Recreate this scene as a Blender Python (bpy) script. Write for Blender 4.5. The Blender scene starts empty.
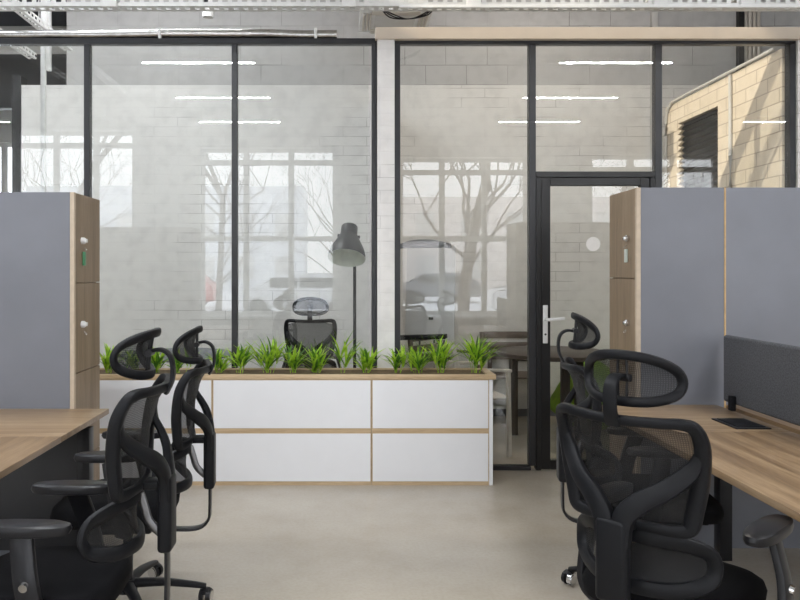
import bpy, bmesh, math, random
from mathutils import Vector, Matrix, noise
S = bpy.context.scene
COL = S.collection
PI = math.pi
R = math.radians

# ------------------------------------------------------------------ materials
MATS = {}
def newmat(name):
    m = bpy.data.materials.new(name); m.use_nodes = True
    nt = m.node_tree; nt.nodes.clear()
    out = nt.nodes.new('ShaderNodeOutputMaterial')
    b = nt.nodes.new('ShaderNodeBsdfPrincipled')
    nt.links.new(b.outputs[0], out.inputs[0])
    MATS[name] = m
    return m, nt, b, out
def nd(nt, t, **kw):
    n = nt.nodes.new(t)
    for k, v in kw.items(): setattr(n, k, v)
    return n
def ramp(nt, stops):
    r = nd(nt, 'ShaderNodeValToRGB')
    e = r.color_ramp.elements
    while len(e) < len(stops): e.new(0.5)
    for i, (p, c) in enumerate(stops):
        e[i].position = p; e[i].color = (*c, 1)
    return r
def mapping(nt, scale=(1,1,1), loc=(0,0,0), rot=(0,0,0)):
    tc = nd(nt, 'ShaderNodeTexCoord'); mp = nd(nt, 'ShaderNodeMapping')
    mp.inputs['Scale'].default_value = scale; mp.inputs['Location'].default_value = loc
    mp.inputs['Rotation'].default_value = rot
    nt.links.new(tc.outputs['Object'], mp.inputs[0])
    return mp
def plain(name, col, rough=0.5, metal=0.0, var=0.06, vscale=8, bump=0.0, bscale=200, spec=0.5, coat=0):
    m, nt, b, out = newmat(name)
    mp = mapping(nt)
    n = nd(nt, 'ShaderNodeTexNoise'); n.inputs['Scale'].default_value = vscale; n.inputs['Detail'].default_value = 5
    nt.links.new(mp.outputs[0], n.inputs['Vector'])
    r = ramp(nt, [(0.3, [c*(1-var) for c in col]), (0.7, [min(1, c*(1+var)) for c in col])])
    nt.links.new(n.outputs[0], r.inputs[0]); nt.links.new(r.outputs[0], b.inputs['Base Color'])
    b.inputs['Roughness'].default_value = rough; b.inputs['Metallic'].default_value = metal
    b.inputs['Specular IOR Level'].default_value = spec
    if bump:
        n2 = nd(nt, 'ShaderNodeTexNoise'); n2.inputs['Scale'].default_value = bscale
        nt.links.new(mp.outputs[0], n2.inputs['Vector'])
        bp = nd(nt, 'ShaderNodeBump'); bp.inputs['Strength'].default_value = bump; bp.inputs['Distance'].default_value = 0.002
        nt.links.new(n2.outputs[0], bp.inputs['Height']); nt.links.new(bp.outputs[0], b.inputs['Normal'])
    return m
def wood(name, c1, c2, c3, axis='Z', rough=0.5):
    m, nt, b, out = newmat(name)
    sc = {'X': (0.9, 14, 14), 'Y': (14, 0.9, 14), 'Z': (14, 14, 0.9)}[axis]
    mp = mapping(nt, sc)
    n = nd(nt, 'ShaderNodeTexNoise'); n.inputs['Scale'].default_value = 1.25; n.inputs['Detail'].default_value = 9
    n.inputs['Roughness'].default_value = 0.62; n.inputs['Distortion'].default_value = 0.6
    nt.links.new(mp.outputs[0], n.inputs['Vector'])
    r = ramp(nt, [(0.28, c1), (0.5, c2), (0.72, c3)])
    nt.links.new(n.outputs[0], r.inputs[0])
    sc2 = tuple(s*5 for s in sc); mp2 = mapping(nt, sc2)
    n2 = nd(nt, 'ShaderNodeTexNoise'); n2.inputs['Scale'].default_value = 3; n2.inputs['Detail'].default_value = 3
    nt.links.new(mp2.outputs[0], n2.inputs['Vector'])
    mx = nd(nt, 'ShaderNodeMixRGB', blend_type='MULTIPLY'); mx.inputs[0].default_value = 0.35
    r2 = ramp(nt, [(0.35, (0.6, 0.58, 0.55)), (0.6, (1, 1, 1))])
    nt.links.new(n2.outputs[0], r2.inputs[0])
    nt.links.new(r.outputs[0], mx.inputs[1]); nt.links.new(r2.outputs[0], mx.inputs[2])
    nt.links.new(mx.outputs[0], b.inputs['Base Color'])
    b.inputs['Roughness'].default_value = rough
    return m
def brick(name, plane, c1, c2, mortar, bw=0.3, bh=0.098, ms=0.004, bump=0.5, off=0.5, stain=0.0, msm=0.3):
    m, nt, b, out = newmat(name)
    tc = nd(nt, 'ShaderNodeTexCoord'); sp = nd(nt, 'ShaderNodeSeparateXYZ'); cb = nd(nt, 'ShaderNodeCombineXYZ')
    nt.links.new(tc.outputs['Object'], sp.inputs[0])
    nt.links.new(sp.outputs[0 if plane == 'XZ' else 1], cb.inputs[0]); nt.links.new(sp.outputs[2], cb.inputs[1])
    # slight hand-laid waviness
    nw = nd(nt, 'ShaderNodeTexNoise'); nw.inputs['Scale'].default_value = 2.5
    nt.links.new(tc.outputs['Object'], nw.inputs['Vector'])
    vm = nd(nt, 'ShaderNodeVectorMath', operation='MULTIPLY_ADD')
    nt.links.new(nw.outputs['Color'], vm.inputs[0]); vm.inputs[1].default_value = (0.015, 0.012, 0)
    nt.links.new(cb.outputs[0], vm.inputs[2])
    t = nd(nt, 'ShaderNodeTexBrick', offset=off)
    t.inputs['Scale'].default_value = 1; t.inputs['Brick Width'].default_value = bw; t.inputs['Row Height'].default_value = bh
    t.inputs['Mortar Size'].default_value = ms; t.inputs['Mortar Smooth'].default_value = msm
    t.inputs['Color1'].default_value = (*c1, 1); t.inputs['Color2'].default_value = (*c2, 1); t.inputs['Mortar'].default_value = (*mortar, 1)
    nt.links.new(vm.outputs[0], t.inputs['Vector'])
    # patches where paint has filled the joints
    np_ = nd(nt, 'ShaderNodeTexNoise'); np_.inputs['Scale'].default_value = 1.7; np_.inputs['Detail'].default_value = 6
    nt.links.new(tc.outputs['Object'], np_.inputs['Vector'])
    rp = ramp(nt, [(0.40, (0, 0, 0)), (0.50, (1, 1, 1))])
    nt.links.new(np_.outputs[0], rp.inputs[0])
    mm = nd(nt, 'ShaderNodeMixRGB'); mm.inputs[2].default_value = (*c1, 1)
    mu = nd(nt, 'ShaderNodeMath', operation='MULTIPLY'); mu.inputs[1].default_value = 0.86 if stain else 0.2
    nt.links.new(rp.outputs[0], mu.inputs[0]); nt.links.new(mu.outputs[0], mm.inputs[0])
    nt.links.new(t.outputs[0], mm.inputs[1])
    n3 = nd(nt, 'ShaderNodeTexNoise'); n3.inputs['Scale'].default_value = 9; n3.inputs['Detail'].default_value = 8
    nt.links.new(tc.outputs['Object'], n3.inputs['Vector'])
    r3 = ramp(nt, [(0.3, (0.9, 0.9, 0.9)), (0.55, (1, 1, 1))])
    nt.links.new(n3.outputs[0], r3.inputs[0])
    ml = nd(nt, 'ShaderNodeMixRGB', blend_type='MULTIPLY'); ml.inputs[0].default_value = 1
    nt.links.new(mm.outputs[0], ml.inputs[1]); nt.links.new(r3.outputs[0], ml.inputs[2])
    nt.links.new(ml.outputs[0], b.inputs['Base Color'])
    bp = nd(nt, 'ShaderNodeBump', invert=True); bp.inputs['Strength'].default_value = bump; bp.inputs['Distance'].default_value = 0.004
    nt.links.new(t.outputs['Fac'], bp.inputs['Height']); nt.links.new(bp.outputs[0], b.inputs['Normal'])
    b.inputs['Roughness'].default_value = 0.75
    return m
def glassmat(name, tint=(1, 1, 1), f0=0.045):
    m, nt, b, out = newmat(name)
    nt.nodes.remove(b)
    g = nd(nt, 'ShaderNodeNewGeometry'); d = nd(nt, 'ShaderNodeVectorMath', operation='DOT_PRODUCT')
    nt.links.new(g.outputs['Normal'], d.inputs[0]); nt.links.new(g.outputs['Incoming'], d.inputs[1])
    a = nd(nt, 'ShaderNodeMath', operation='ABSOLUTE'); nt.links.new(d.outputs['Value'], a.inputs[0])
    s = nd(nt, 'ShaderNodeMath', operation='SUBTRACT'); s.inputs[0].default_value = 1; nt.links.new(a.outputs[0], s.inputs[1])
    p = nd(nt, 'ShaderNodeMath', operation='POWER'); p.inputs[1].default_value = 5; nt.links.new(s.outputs[0], p.inputs[0])
    q = nd(nt, 'ShaderNodeMath', operation='MULTIPLY_ADD'); q.inputs[1].default_value = 1-f0; q.inputs[2].default_value = f0
    nt.links.new(p.outputs[0], q.inputs[0])
    tr = nd(nt, 'ShaderNodeBsdfTransparent'); tr.inputs[0].default_value = (*tint, 1)
    gl = nd(nt, 'ShaderNodeBsdfGlossy'); gl.inputs['Roughness'].default_value = 0.0
    mx = nd(nt, 'ShaderNodeMixShader')
    nt.links.new(q.outputs[0], mx.inputs[0]); nt.links.new(tr.outputs[0], mx.inputs[1]); nt.links.new(gl.outputs[0], mx.inputs[2])
    nt.links.new(mx.outputs[0], out.inputs[0])
    return m
def meshfabric(name, col, open_=0.35):
    m, nt, b, out = newmat(name)
    b.inputs['Base Color'].default_value = (*col, 1); b.inputs['Roughness'].default_value = 0.7
    tc = nd(nt, 'ShaderNodeTexCoord'); w = []
    for ax in ('Y', 'Z'):
        x = nd(nt, 'ShaderNodeTexWave', bands_direction=ax); x.inputs['Scale'].default_value = 55
        nt.links.new(tc.outputs['Object'], x.inputs['Vector']); w.append(x)
    mu = nd(nt, 'ShaderNodeMath', operation='MULTIPLY')
    nt.links.new(w[0].outputs['Fac'], mu.inputs[0]); nt.links.new(w[1].outputs['Fac'], mu.inputs[1])
    m2 = nd(nt, 'ShaderNodeMath', operation='MULTIPLY_ADD'); m2.inputs[1].default_value = open_; m2.inputs[2].default_value = open_*0.6
    nt.links.new(mu.outputs[0], m2.inputs[0])
    tr = nd(nt, 'ShaderNodeBsdfTransparent'); mx = nd(nt, 'ShaderNodeMixShader')
    nt.links.new(m2.outputs[0], mx.inputs[0]); nt.links.new(b.outputs[0], mx.inputs[1]); nt.links.new(tr.outputs[0], mx.inputs[2])
    nt.links.new(mx.outputs[0], out.inputs[0])
    return m
def emit(name, col, st):
    m, nt, b, out = newmat(name)
    nt.nodes.remove(b)
    e = nd(nt, 'ShaderNodeEmission'); e.inputs[0].default_value = (*col, 1); e.inputs[1].default_value = st
    nt.links.new(e.outputs[0], out.inputs[0]); return m

M_BLK = plain('black_plastic', (0.008, 0.0085, 0.0105), 0.46, spec=0.2, bump=0.15, bscale=600)
M_BLKS = plain('black_satin', (0.012, 0.012, 0.014), 0.32, spec=0.3)
M_FAB = plain('black_fabric', (0.005, 0.005, 0.006), 0.9, spec=0.12, bump=0.4, bscale=900)
M_MESH = meshfabric('black_mesh', (0.007, 0.007, 0.008), 0.26)
M_CHR = plain('chrome', (0.75, 0.75, 0.76), 0.15, 1.0, var=0.02)
M_STEEL = plain('dull_steel', (0.22, 0.22, 0.23), 0.35, 1.0)
M_FRAME = plain('anthracite_metal', (0.026, 0.027, 0.031), 0.4, spec=0.5)
M_DOOR = plain('black_metal', (0.012, 0.012, 0.013), 0.4)
M_GREY = plain('grey_panel', (0.165, 0.172, 0.198), 0.45, var=0.10, vscale=2.2)
M_WOODZ = wood('oak_upright', (0.20, 0.14, 0.088), (0.275, 0.20, 0.13), (0.345, 0.258, 0.175), 'Z')
M_WOODX = wood('oak_crosswise', (0.46, 0.33, 0.19), (0.57, 0.42, 0.255), (0.67, 0.52, 0.34), 'X')
M_EDGE = plain('pale_edge_band', (0.50, 0.41, 0.31), 0.5, var=0.08, vscale=30)
M_EDGE2 = plain('oak_edge_strip', (0.50, 0.33, 0.15), 0.5, var=0.1, vscale=30)
M_DESK = wood('oak_worktop', (0.14, 0.082, 0.04), (0.30, 0.195, 0.105), (0.45, 0.315, 0.185), 'Y', 0.38)
M_DESK2 = wood('oak_worktop_cross', (0.155, 0.097, 0.053), (0.275, 0.187, 0.11), (0.40, 0.29, 0.18), 'X', 0.38)
M_WHITE = plain('white_laminate', (0.84, 0.85, 0.88), 0.4, var=0.01)
M_WPAINT = plain('white_paint', (0.78, 0.78, 0.77), 0.6, var=0.03)
M_GALV = plain('galvanised_steel', (0.74, 0.74, 0.73), 0.5, 0.3, var=0.08, vscale=20)
M_FOIL = plain('foil', (0.50, 0.49, 0.47), 0.25, 1.0, var=0.15, vscale=30, bump=1.0, bscale=40)
M_BEIGE = plain('beige_beam_paint', (0.66, 0.57, 0.47), 0.5, var=0.03)
M_BACK = brick('white_painted_brick', 'XZ', (0.80, 0.79, 0.77), (0.765, 0.755, 0.74), (0.40, 0.385, 0.37), 0.46, 0.094, 0.0025, 0.35, stain=1)
M_BACKUP = brick('grey_block_dimmed', 'XZ', (0.53, 0.525, 0.52), (0.51, 0.505, 0.50), (0.24, 0.23, 0.22), 0.40, 0.19, 0.003, 0.5, stain=1)  # grey block, toned darker in place of weaker light on the upper wall
M_PIER = brick('white_pier_brick', 'XZ', (0.84, 0.82, 0.80), (0.80, 0.78, 0.76), (0.60, 0.58, 0.56), 0.26, 0.09, 0.003, 0.4, stain=1)
M_SUNB = brick('cream_brick', 'YZ', (0.72, 0.64, 0.53), (0.66, 0.58, 0.47), (0.40, 0.33, 0.26), 0.30, 0.105, 0.005, 0.5)
M_WALL = plain('painted_wall', (0.74, 0.74, 0.73), 0.7, var=0.02)
M_CEIL = plain('ceiling_concrete', (0.62, 0.62, 0.61), 0.8, var=0.05, vscale=2)
M_DARK = plain('dark_grey_cladding', (0.07, 0.075, 0.085), 0.6, var=0.2, vscale=2)
M_GLASS = glassmat('partition_glass', (0.975, 0.985, 0.98), 0.062)
M_WGLASS = glassmat('window_glass', (0.98, 0.99, 1.0), 0.03)
M_DIVF = plain('charcoal_felt', (0.085, 0.087, 0.096), 0.95, var=0.35, vscale=160, bump=0.5, bscale=500)
M_SOIL = plain('dark_soil', (0.16, 0.11, 0.06), 0.95, var=0.4, vscale=60, bump=1, bscale=120)
M_PVC = plain('grey_plastic', (0.58, 0.57, 0.55), 0.5, var=0.02)
M_TABLE = plain('dark_tabletop', (0.055, 0.043, 0.036), 0.45, var=0.1)
M_BEAN = plain('green_bag_fabric', (0.22, 0.42, 0.015), 0.9, var=0.2, vscale=20, bump=0.5, bscale=300)
M_LAMPG = plain('dark_grey_enamel', (0.05, 0.052, 0.056), 0.4)
M_LAMPW = plain('lamp_inside_white', (0.72, 0.75, 0.68), 0.35, var=0.08, vscale=25)
M_PAPER = plain('flipchart_white', (0.62, 0.62, 0.62), 0.4, var=0.01)
M_TRAY = plain('flipchart_grey', (0.13, 0.14, 0.16), 0.4)
M_STICK = plain('round_white_sticker', (0.85, 0.83, 0.80), 0.6, var=0.03, vscale=120)
M_TAUPE = plain('beige_plastic', (0.60, 0.56, 0.50), 0.5, var=0.02)
M_BROWN = plain('brown_plastic', (0.13, 0.105, 0.09), 0.5)
M_TAG = plain('green_key_tag', (0.07, 0.27, 0.13), 0.4)
M_TAGC = plain('clear_key_tag', (0.55, 0.6, 0.55), 0.3)
M_SNOW = plain('snowy_ground', (0.82, 0.83, 0.85), 0.9, var=0.08, vscale=0.6)
M_BARK = plain('bark', (0.17, 0.14, 0.12), 0.9, var=0.3, vscale=14)
M_CARW = plain('white_car_paint', (0.75, 0.76, 0.78), 0.3)
M_CARR = plain('red_car_paint', (0.5, 0.06, 0.05), 0.3)
M_CARG = plain('dark_car_glass', (0.03, 0.035, 0.04), 0.1)
M_TYRE = plain('tyre_rubber', (0.02, 0.02, 0.02), 0.8)
M_FAC = plain('pale_blue_facade', (0.78, 0.80, 0.83), 0.8, var=0.04, vscale=1)
M_FAC2 = plain('pink_beige_facade', (0.78, 0.72, 0.68), 0.8, var=0.04, vscale=1)

def leafmat(name, a, b_, c):
    m, nt, b, out = newmat(name)
    mp = mapping(nt); n = nd(nt, 'ShaderNodeTexNoise'); n.inputs['Scale'].default_value = 18
    nt.links.new(mp.outputs[0], n.inputs['Vector'])
    r = ramp(nt, [(0.3, a), (0.5, b_), (0.7, c)]); nt.links.new(n.outputs[0], r.inputs[0])
    nt.links.new(r.outputs[0], b.inputs['Base Color']); b.inputs['Roughness'].default_value = 0.45
    tl = nd(nt, 'ShaderNodeBsdfTranslucent'); nt.links.new(r.outputs[0], tl.inputs[0])
    mx = nd(nt, 'ShaderNodeMixShader'); mx.inputs[0].default_value = 0.35
    nt.links.new(b.outputs[0], mx.inputs[1]); nt.links.new(tl.outputs[0], mx.inputs[2]); nt.links.new(mx.outputs[0], out.inputs[0])
    return m
M_LEAF = leafmat('bright_leaf', (0.2, 0.42, 0.02), (0.42, 0.68, 0.045), (0.65, 0.85, 0.11))
M_LEAF2 = leafmat('deep_leaf', (0.05, 0.15, 0.02), (0.11, 0.27, 0.03), (0.2, 0.38, 0.045))

def floormat():
    m, nt, b, out = newmat('polished_concrete')
    mp = mapping(nt)
    n = nd(nt, 'ShaderNodeTexNoise'); n.inputs['Scale'].default_value = 1.5; n.inputs['Detail'].default_value = 6; n.inputs['Roughness'].default_value = 0.6
    nt.links.new(mp.outputs[0], n.inputs['Vector'])
    r = ramp(nt, [(0.25, (0.37, 0.325, 0.262)), (0.5, (0.44, 0.396, 0.333)), (0.8, (0.50, 0.46, 0.40))])
    nt.links.new(n.outputs[0], r.inputs[0])
    n2 = nd(nt, 'ShaderNodeTexNoise'); n2.inputs['Scale'].default_value = 60; n2.inputs['Detail'].default_value = 3
    nt.links.new(mp.outputs[0], n2.inputs['Vector'])
    r2 = ramp(nt, [(0.3, (0.94, 0.93, 0.92)), (0.6, (1, 1, 1))]); nt.links.new(n2.outputs[0], r2.inputs[0])
    mx = nd(nt, 'ShaderNodeMixRGB', blend_type='MULTIPLY'); mx.inputs[0].default_value = 1
    nt.links.new(r.outputs[0], mx.inputs[1]); nt.links.new(r2.outputs[0], mx.inputs[2])
    nt.links.new(mx.outputs[0], b.inputs['Base Color'])
    r4 = ramp(nt, [(0.2, (0.2, 0.2, 0.2)), (0.8, (0.27, 0.27, 0.27))]); nt.links.new(n.outputs[0], r4.inputs[0])
    nt.links.new(r4.outputs[0], b.inputs['Roughness'])
    b.inputs['Specular IOR Level'].default_value = 0.45
    return m
M_FLOOR = floormat()

# ------------------------------------------------------------------ geometry helpers
def NB(): return bmesh.new()
def bx(bm, x0, x1, y0, y1, z0, z1, bev=0.0, seg=2):
    r = bmesh.ops.create_cube(bm, size=1)
    vs = r['verts']
    for v in vs:
        v.co = Vector(((x0+x1)/2 + v.co.x*(x1-x0), (y0+y1)/2 + v.co.y*(y1-y0), (z0+z1)/2 + v.co.z*(z1-z0)))
    if bev > 0:
        es = list({e for v in vs for e in v.link_edges})
        bmesh.ops.bevel(bm, geom=es, offset=bev, segments=seg, affect='EDGES', profile=0.5)
    return vs
def cyl(bm, p0, p1, r0, r1=None, n=16, caps=True):
    p0 = Vector(p0); p1 = Vector(p1); r1 = r0 if r1 is None else r1
    d = (p1-p0); L = d.length
    q = d.to_track_quat('Z', 'Y').to_matrix().to_4x4()
    mt = Matrix.Translation((p0+p1)/2) @ q
    bmesh.ops.create_cone(bm, cap_ends=caps, segments=n, radius1=r0, radius2=r1, depth=L, matrix=mt)
def lathe(bm, prof, n=32, mat=None, close=False):
    mat = mat or Matrix()
    rings = []
    for r_, z in prof:
        if r_ < 1e-5: rings.append([bm.verts.new(mat @ Vector((0, 0, z)))])
        else: rings.append([bm.verts.new(mat @ Vector((r_*math.cos(2*PI*i/n), r_*math.sin(2*PI*i/n), z))) for i in range(n)])
    for a, b in zip(rings, rings[1:]):
        for i in range(n):
            j = (i+1) % n
            if len(a) == 1 and len(b) == 1: continue
            if len(a) == 1: bm.faces.new((a[0], b[i], b[j]))
            elif len(b) == 1: bm.faces.new((a[i], b[0], a[j]))
            else: bm.faces.new((a[i], b[i], b[j], a[j]))
def smooth_pts(pts, k=6, closed=False):
    P = [Vector(p) for p in pts]; n = len(P); out = []
    rng = range(n) if closed else range(n-1)
    for i in rng:
        if closed: a, b, c, d = P[(i-1) % n], P[i], P[(i+1) % n], P[(i+2) % n]
        else: a, b, c, d = P[max(i-1, 0)], P[i], P[i+1], P[min(i+2, n-1)]
        for j in range(k):
            t = j/k
            out.append(0.5*((2*b) + (c-a)*t + (2*a-5*b+4*c-d)*t*t + (3*b-a-3*c+d)*t**3))
    if not closed: out.append(P[-1])
    return out
def sweep(bm, pts, a, b, up=(0, 0, 1), closed=False, k=6, n=12, sup=2.6):
    """a = half size along side, b = half size along up; may be lists per control point"""
    ctl = len(pts)
    P = smooth_pts(pts, k, closed); N = len(P)
    def val(v, i):
        if not isinstance(v, (list, tuple)): return v
        t = i/k; i0 = int(t) % ctl; i1 = (i0+1) % ctl if closed else min(i0+1, ctl-1)
        if not closed and i0 >= ctl-1: i0 = i1 = ctl-1
        f = t-int(t); return v[i0]*(1-f)+v[i1]*f
    rings = []
    up = Vector(up)
    for i in range(N):
        if closed: t = P[(i+1) % N]-P[(i-1) % N]
        else: t = P[min(i+1, N-1)]-P[max(i-1, 0)]
        t.normalize()
        s = up.cross(t)
        if s.length < 1e-4: s = Vector((0, 1, 0)).cross(t)
        s.normalize(); u = t.cross(s)
        A = val(a, i); B = val(b, i); ring = []
        for j in range(n):
            th = 2*PI*j/n; c = math.cos(th); si = math.sin(th)
            cx = math.copysign(abs(c)**(2/sup), c); cy = math.copysign(abs(si)**(2/sup), si)
            ring.append(bm.verts.new(P[i]+s*(A*cx)+u*(B*cy)))
        rings.append(ring)
    m = N if closed else N-1
    for i in range(m):
        r0 = rings[i]; r1 = rings[(i+1) % N]
        for j in range(n):
            bm.faces.new((r0[j], r0[(j+1) % n], r1[(j+1) % n], r1[j]))
    if not closed:
        bm.faces.new(list(reversed(rings[0]))); bm.faces.new(rings[-1])
def obj(name, bm, m, parent=None, smooth=True, loc=None, angle=40):
    bmesh.ops.recalc_face_normals(bm, faces=bm.faces)
    me = bpy.data.meshes.new(name); bm.to_mesh(me); bm.free()
    if smooth:
        me.polygons.foreach_set('use_smooth', [True]*len(me.polygons))
        try: me.set_sharp_from_angle(angle=R(angle))
        except Exception: pass
    for mm in (m if isinstance(m, (list, tuple)) else [m]): me.materials.append(mm)
    o = bpy.data.objects.new(name, me); COL.objects.link(o)
    if parent: o.parent = parent
    if loc: o.location = loc
    return o
def tag(o, label, cat, group=None, kind=None):
    o['label'] = label; o['category'] = cat
    if group: o['group'] = group
    if kind: o['kind'] = kind
    return o
def thing(name, label, cat, loc=(0, 0, 0), rz=0, group=None):
    o = bpy.data.objects.new(name, None); COL.objects.link(o)
    o.empty_display_size = 0.1
    o.location = loc; o.rotation_euler = (0, 0, rz)
    return tag(o, label, cat, group)
def struct(name, bm, m, label=None):
    o = obj(name, bm, m, smooth=False); o['kind'] = 'structure'
    if label: o['label'] = label
    return o
def copy_tree(o, parent=None):
    c = o.copy(); COL.objects.link(c)
    if parent: c.parent = parent
    for ch in list(o.children): copy_tree(ch, c)
    return c
def wallgrid(bm, axis, pos0, pos1, u0, u1, z0, z1, holes):
    """wall slab with rectangular openings. axis 'Y': slab in XZ between y=pos0..pos1; 'X': slab in YZ"""
    us = sorted({u0, u1, *[h[0] for h in holes], *[h[1] for h in holes]})
    zs = sorted({z0, z1, *[h[2] for h in holes], *[h[3] for h in holes]})
    for a, b in zip(us, us[1:]):
        for c, d in zip(zs, zs[1:]):
            um, zm = (a+b)/2, (c+d)/2
            if any(h[0] < um < h[1] and h[2] < zm < h[3] for h in holes): continue
            if axis == 'Y': bx(bm, a, b, pos0, pos1, c, d)
            else: bx(bm, pos0, pos1, a, b, c, d)

# ------------------------------------------------------------------ key dimensions
F = 750.0; VX = 344.0; HY = 272.0; CH = 1.4
G = 5.32                 # glass partition plane
BW = 7.30                # back wall
RW = -2.29               # window wall behind the camera
XL, XR = -7.0, 7.0
CZ = 5.3                 # ceiling

# ------------------------------------------------------------------ setting
b = NB(); bx(b, XL-.2, XR+.2, RW-.3, 11.2, -.1, 0); struct('floor', b, M_FLOOR)
def prism(b, pts, z0, z1):
    lo = [b.verts.new((x, y, z0)) for x, y in pts]; hi = [b.verts.new((x, y, z1)) for x, y in pts]
    b.faces.new(lo); b.faces.new(list(reversed(hi)))
    for i in range(len(pts)):
        j = (i+1) % len(pts); b.faces.new((lo[i], lo[j], hi[j], hi[i]))
b = NB(); sk = [(-4.85, 2.11), (-2.05, 3.23), (-2.05, 5.18), (-4.85, 4.06)]  # skylight opening added, slanted so the sun reaches only the brick wall
ya, yb = RW-.3, 11.2
prism(b, [(XL-.2, ya), (-4.85, ya), (-4.85, yb), (XL-.2, yb)], CZ, CZ+.1); prism(b, [(-2.05, ya), (XR+.2, ya), (XR+.2, yb), (-2.05, yb)], CZ, CZ+.1)
prism(b, [(-4.85, ya), (-2.05, ya), sk[1], sk[0]], CZ, CZ+.1); prism(b, [sk[3], sk[2], (-2.05, yb), (-4.85, yb)], CZ, CZ+.1)
struct('ceiling', b, M_CEIL)
b = NB(); prism(b, sk, CZ+.04, CZ+.05); struct('window_5', b, M_WGLASS, 'added slanting skylight pane, unseen, shaping the sun patch')
b = NB(); bx(b, -3.14, XR, BW, BW+.2, 0, 3.22); struct('wall_back', b, M_BACK)
b = NB(); bx(b, -2.70, XR, BW, BW+.2, 3.22, CZ); struct('wall_back_upper', b, M_BACKUP)
b = NB(); bx(b, XL, -3.9, 9.6, 9.75, 3.5, CZ); bx(b, -3.9, -2.0, 9.6, 9.75, 0, CZ); struct('wall_far', b, M_DARK)
b = NB(); wallgrid(b, 'Y', 11.0, 11.15, XL, XR, 0, CZ, [(-6.6, -4.2, .5, 3.3)]); struct('wall_far_end', b, M_WALL)
# brick wall on the right of the meeting room with a toothed recess
b = NB()
ry0, ry1, rz0, rz1 = 6.28, 7.04, 1.75, 2.79
wallgrid(b, 'X', 3.13, 3.33, G+.04, BW, 0, 3.0, [(ry0, ry1, rz0, rz1)])
nteeth = 20; th = (rz1-rz0)/nteeth
bw_ = struct('wall_right', b, M_SUNB)
b = NB(); bx(b, 3.27, 3.325, ry0-.0, ry1, rz0, rz1)
o = obj('dark_wall_recess', b, M_DOOR, smooth=False); o['kind'] = 'structure'; o.name = 'trim_5'
b = NB()
for i in range(nteeth):
    z = rz0+i*th
    vs = [b.verts.new(p) for p in [(3.131, ry1, z), (3.131, ry1-.085, z+th/2), (3.131, ry1, z+th), (3.16, ry1, z), (3.16, ry1-.085, z+th/2), (3.16, ry1, z+th)]]
    for f in ((0, 1, 2), (3, 5, 4), (0, 3, 4, 1), (1, 4, 5, 2), (0, 2, 5, 3)): b.faces.new([vs[k] for k in f])
struct('trim_6', b, M_SUNB)
# dark pleated blind in the recess
t = thing('pleated_blind', 'dark pleated panel in the opening of the sunlit cream brick wall', 'blind', (3.2, (ry0+ry1)/2-.04, rz0))
b = NB(); pts = []
npl = 40
for i in range(npl+1):
    z = (rz1-rz0-.02)*i/npl; pts.append((-.03 if i % 2 else -.012, z))
ya, yb = -(ry1-ry0)/2+.045, (ry1-ry0)/2+.035
va = [b.verts.new((x, ya, z)) for x, z in pts]; vb = [b.verts.new((x, yb, z)) for x, z in pts]
vc = [b.verts.new((x+.01, ya, z)) for x, z in pts]; vd = [b.verts.new((x+.01, yb, z)) for x, z in pts]
for i in range(npl):
    b.faces.new((va[i], va[i+1], vb[i+1], vb[i])); b.faces.new((vc[i], vd[i], vd[i+1], vc[i+1]))
obj('pleats', b, M_DOOR, t, smooth=False)
b = NB(); bx(b, -.03, .04, ya, yb, rz1-rz0-.03, rz1-rz0-.002, .003); obj('head_rail', b, M_DOOR, t)

# end pier / office wall right of the partition, partition wall and white pier between the rooms
b = NB(); bx(b, 3.19, XR, G-.05, G+.08, 0, 3.05); struct('wall_front_right', b, M_PIER)
b = NB(); bx(b, .234, .355, G-.06, G+.10, 0, 3.05); struct('wall_pier', b, M_PIER, 'white painted brick pier between the two glass partitions')
b = NB(); bx(b, .25, .34, G+.10, BW, 0, 3.05); struct('wall_between', b, M_BACK)
b = NB(); bx(b, .22, XR, G-.08, G-.032, 3.03, 3.112, .002); bx(b, .22, XR, G-.031, G+.06, 3.052, 3.112, .002); struct('trim_1', b, M_BEIGE, 'long beige beam over the right glass partition')
# side walls
b = NB(); wallgrid(b, 'X', XL-.2, XL, RW-.2, 11.2, 0, CZ, []); struct('wall_left', b, M_WALL)
b = NB(); bx(b, XR, XR+.2, RW-.2, 11.2, 0, CZ); struct('wall_right_office', b, M_WALL)
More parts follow.
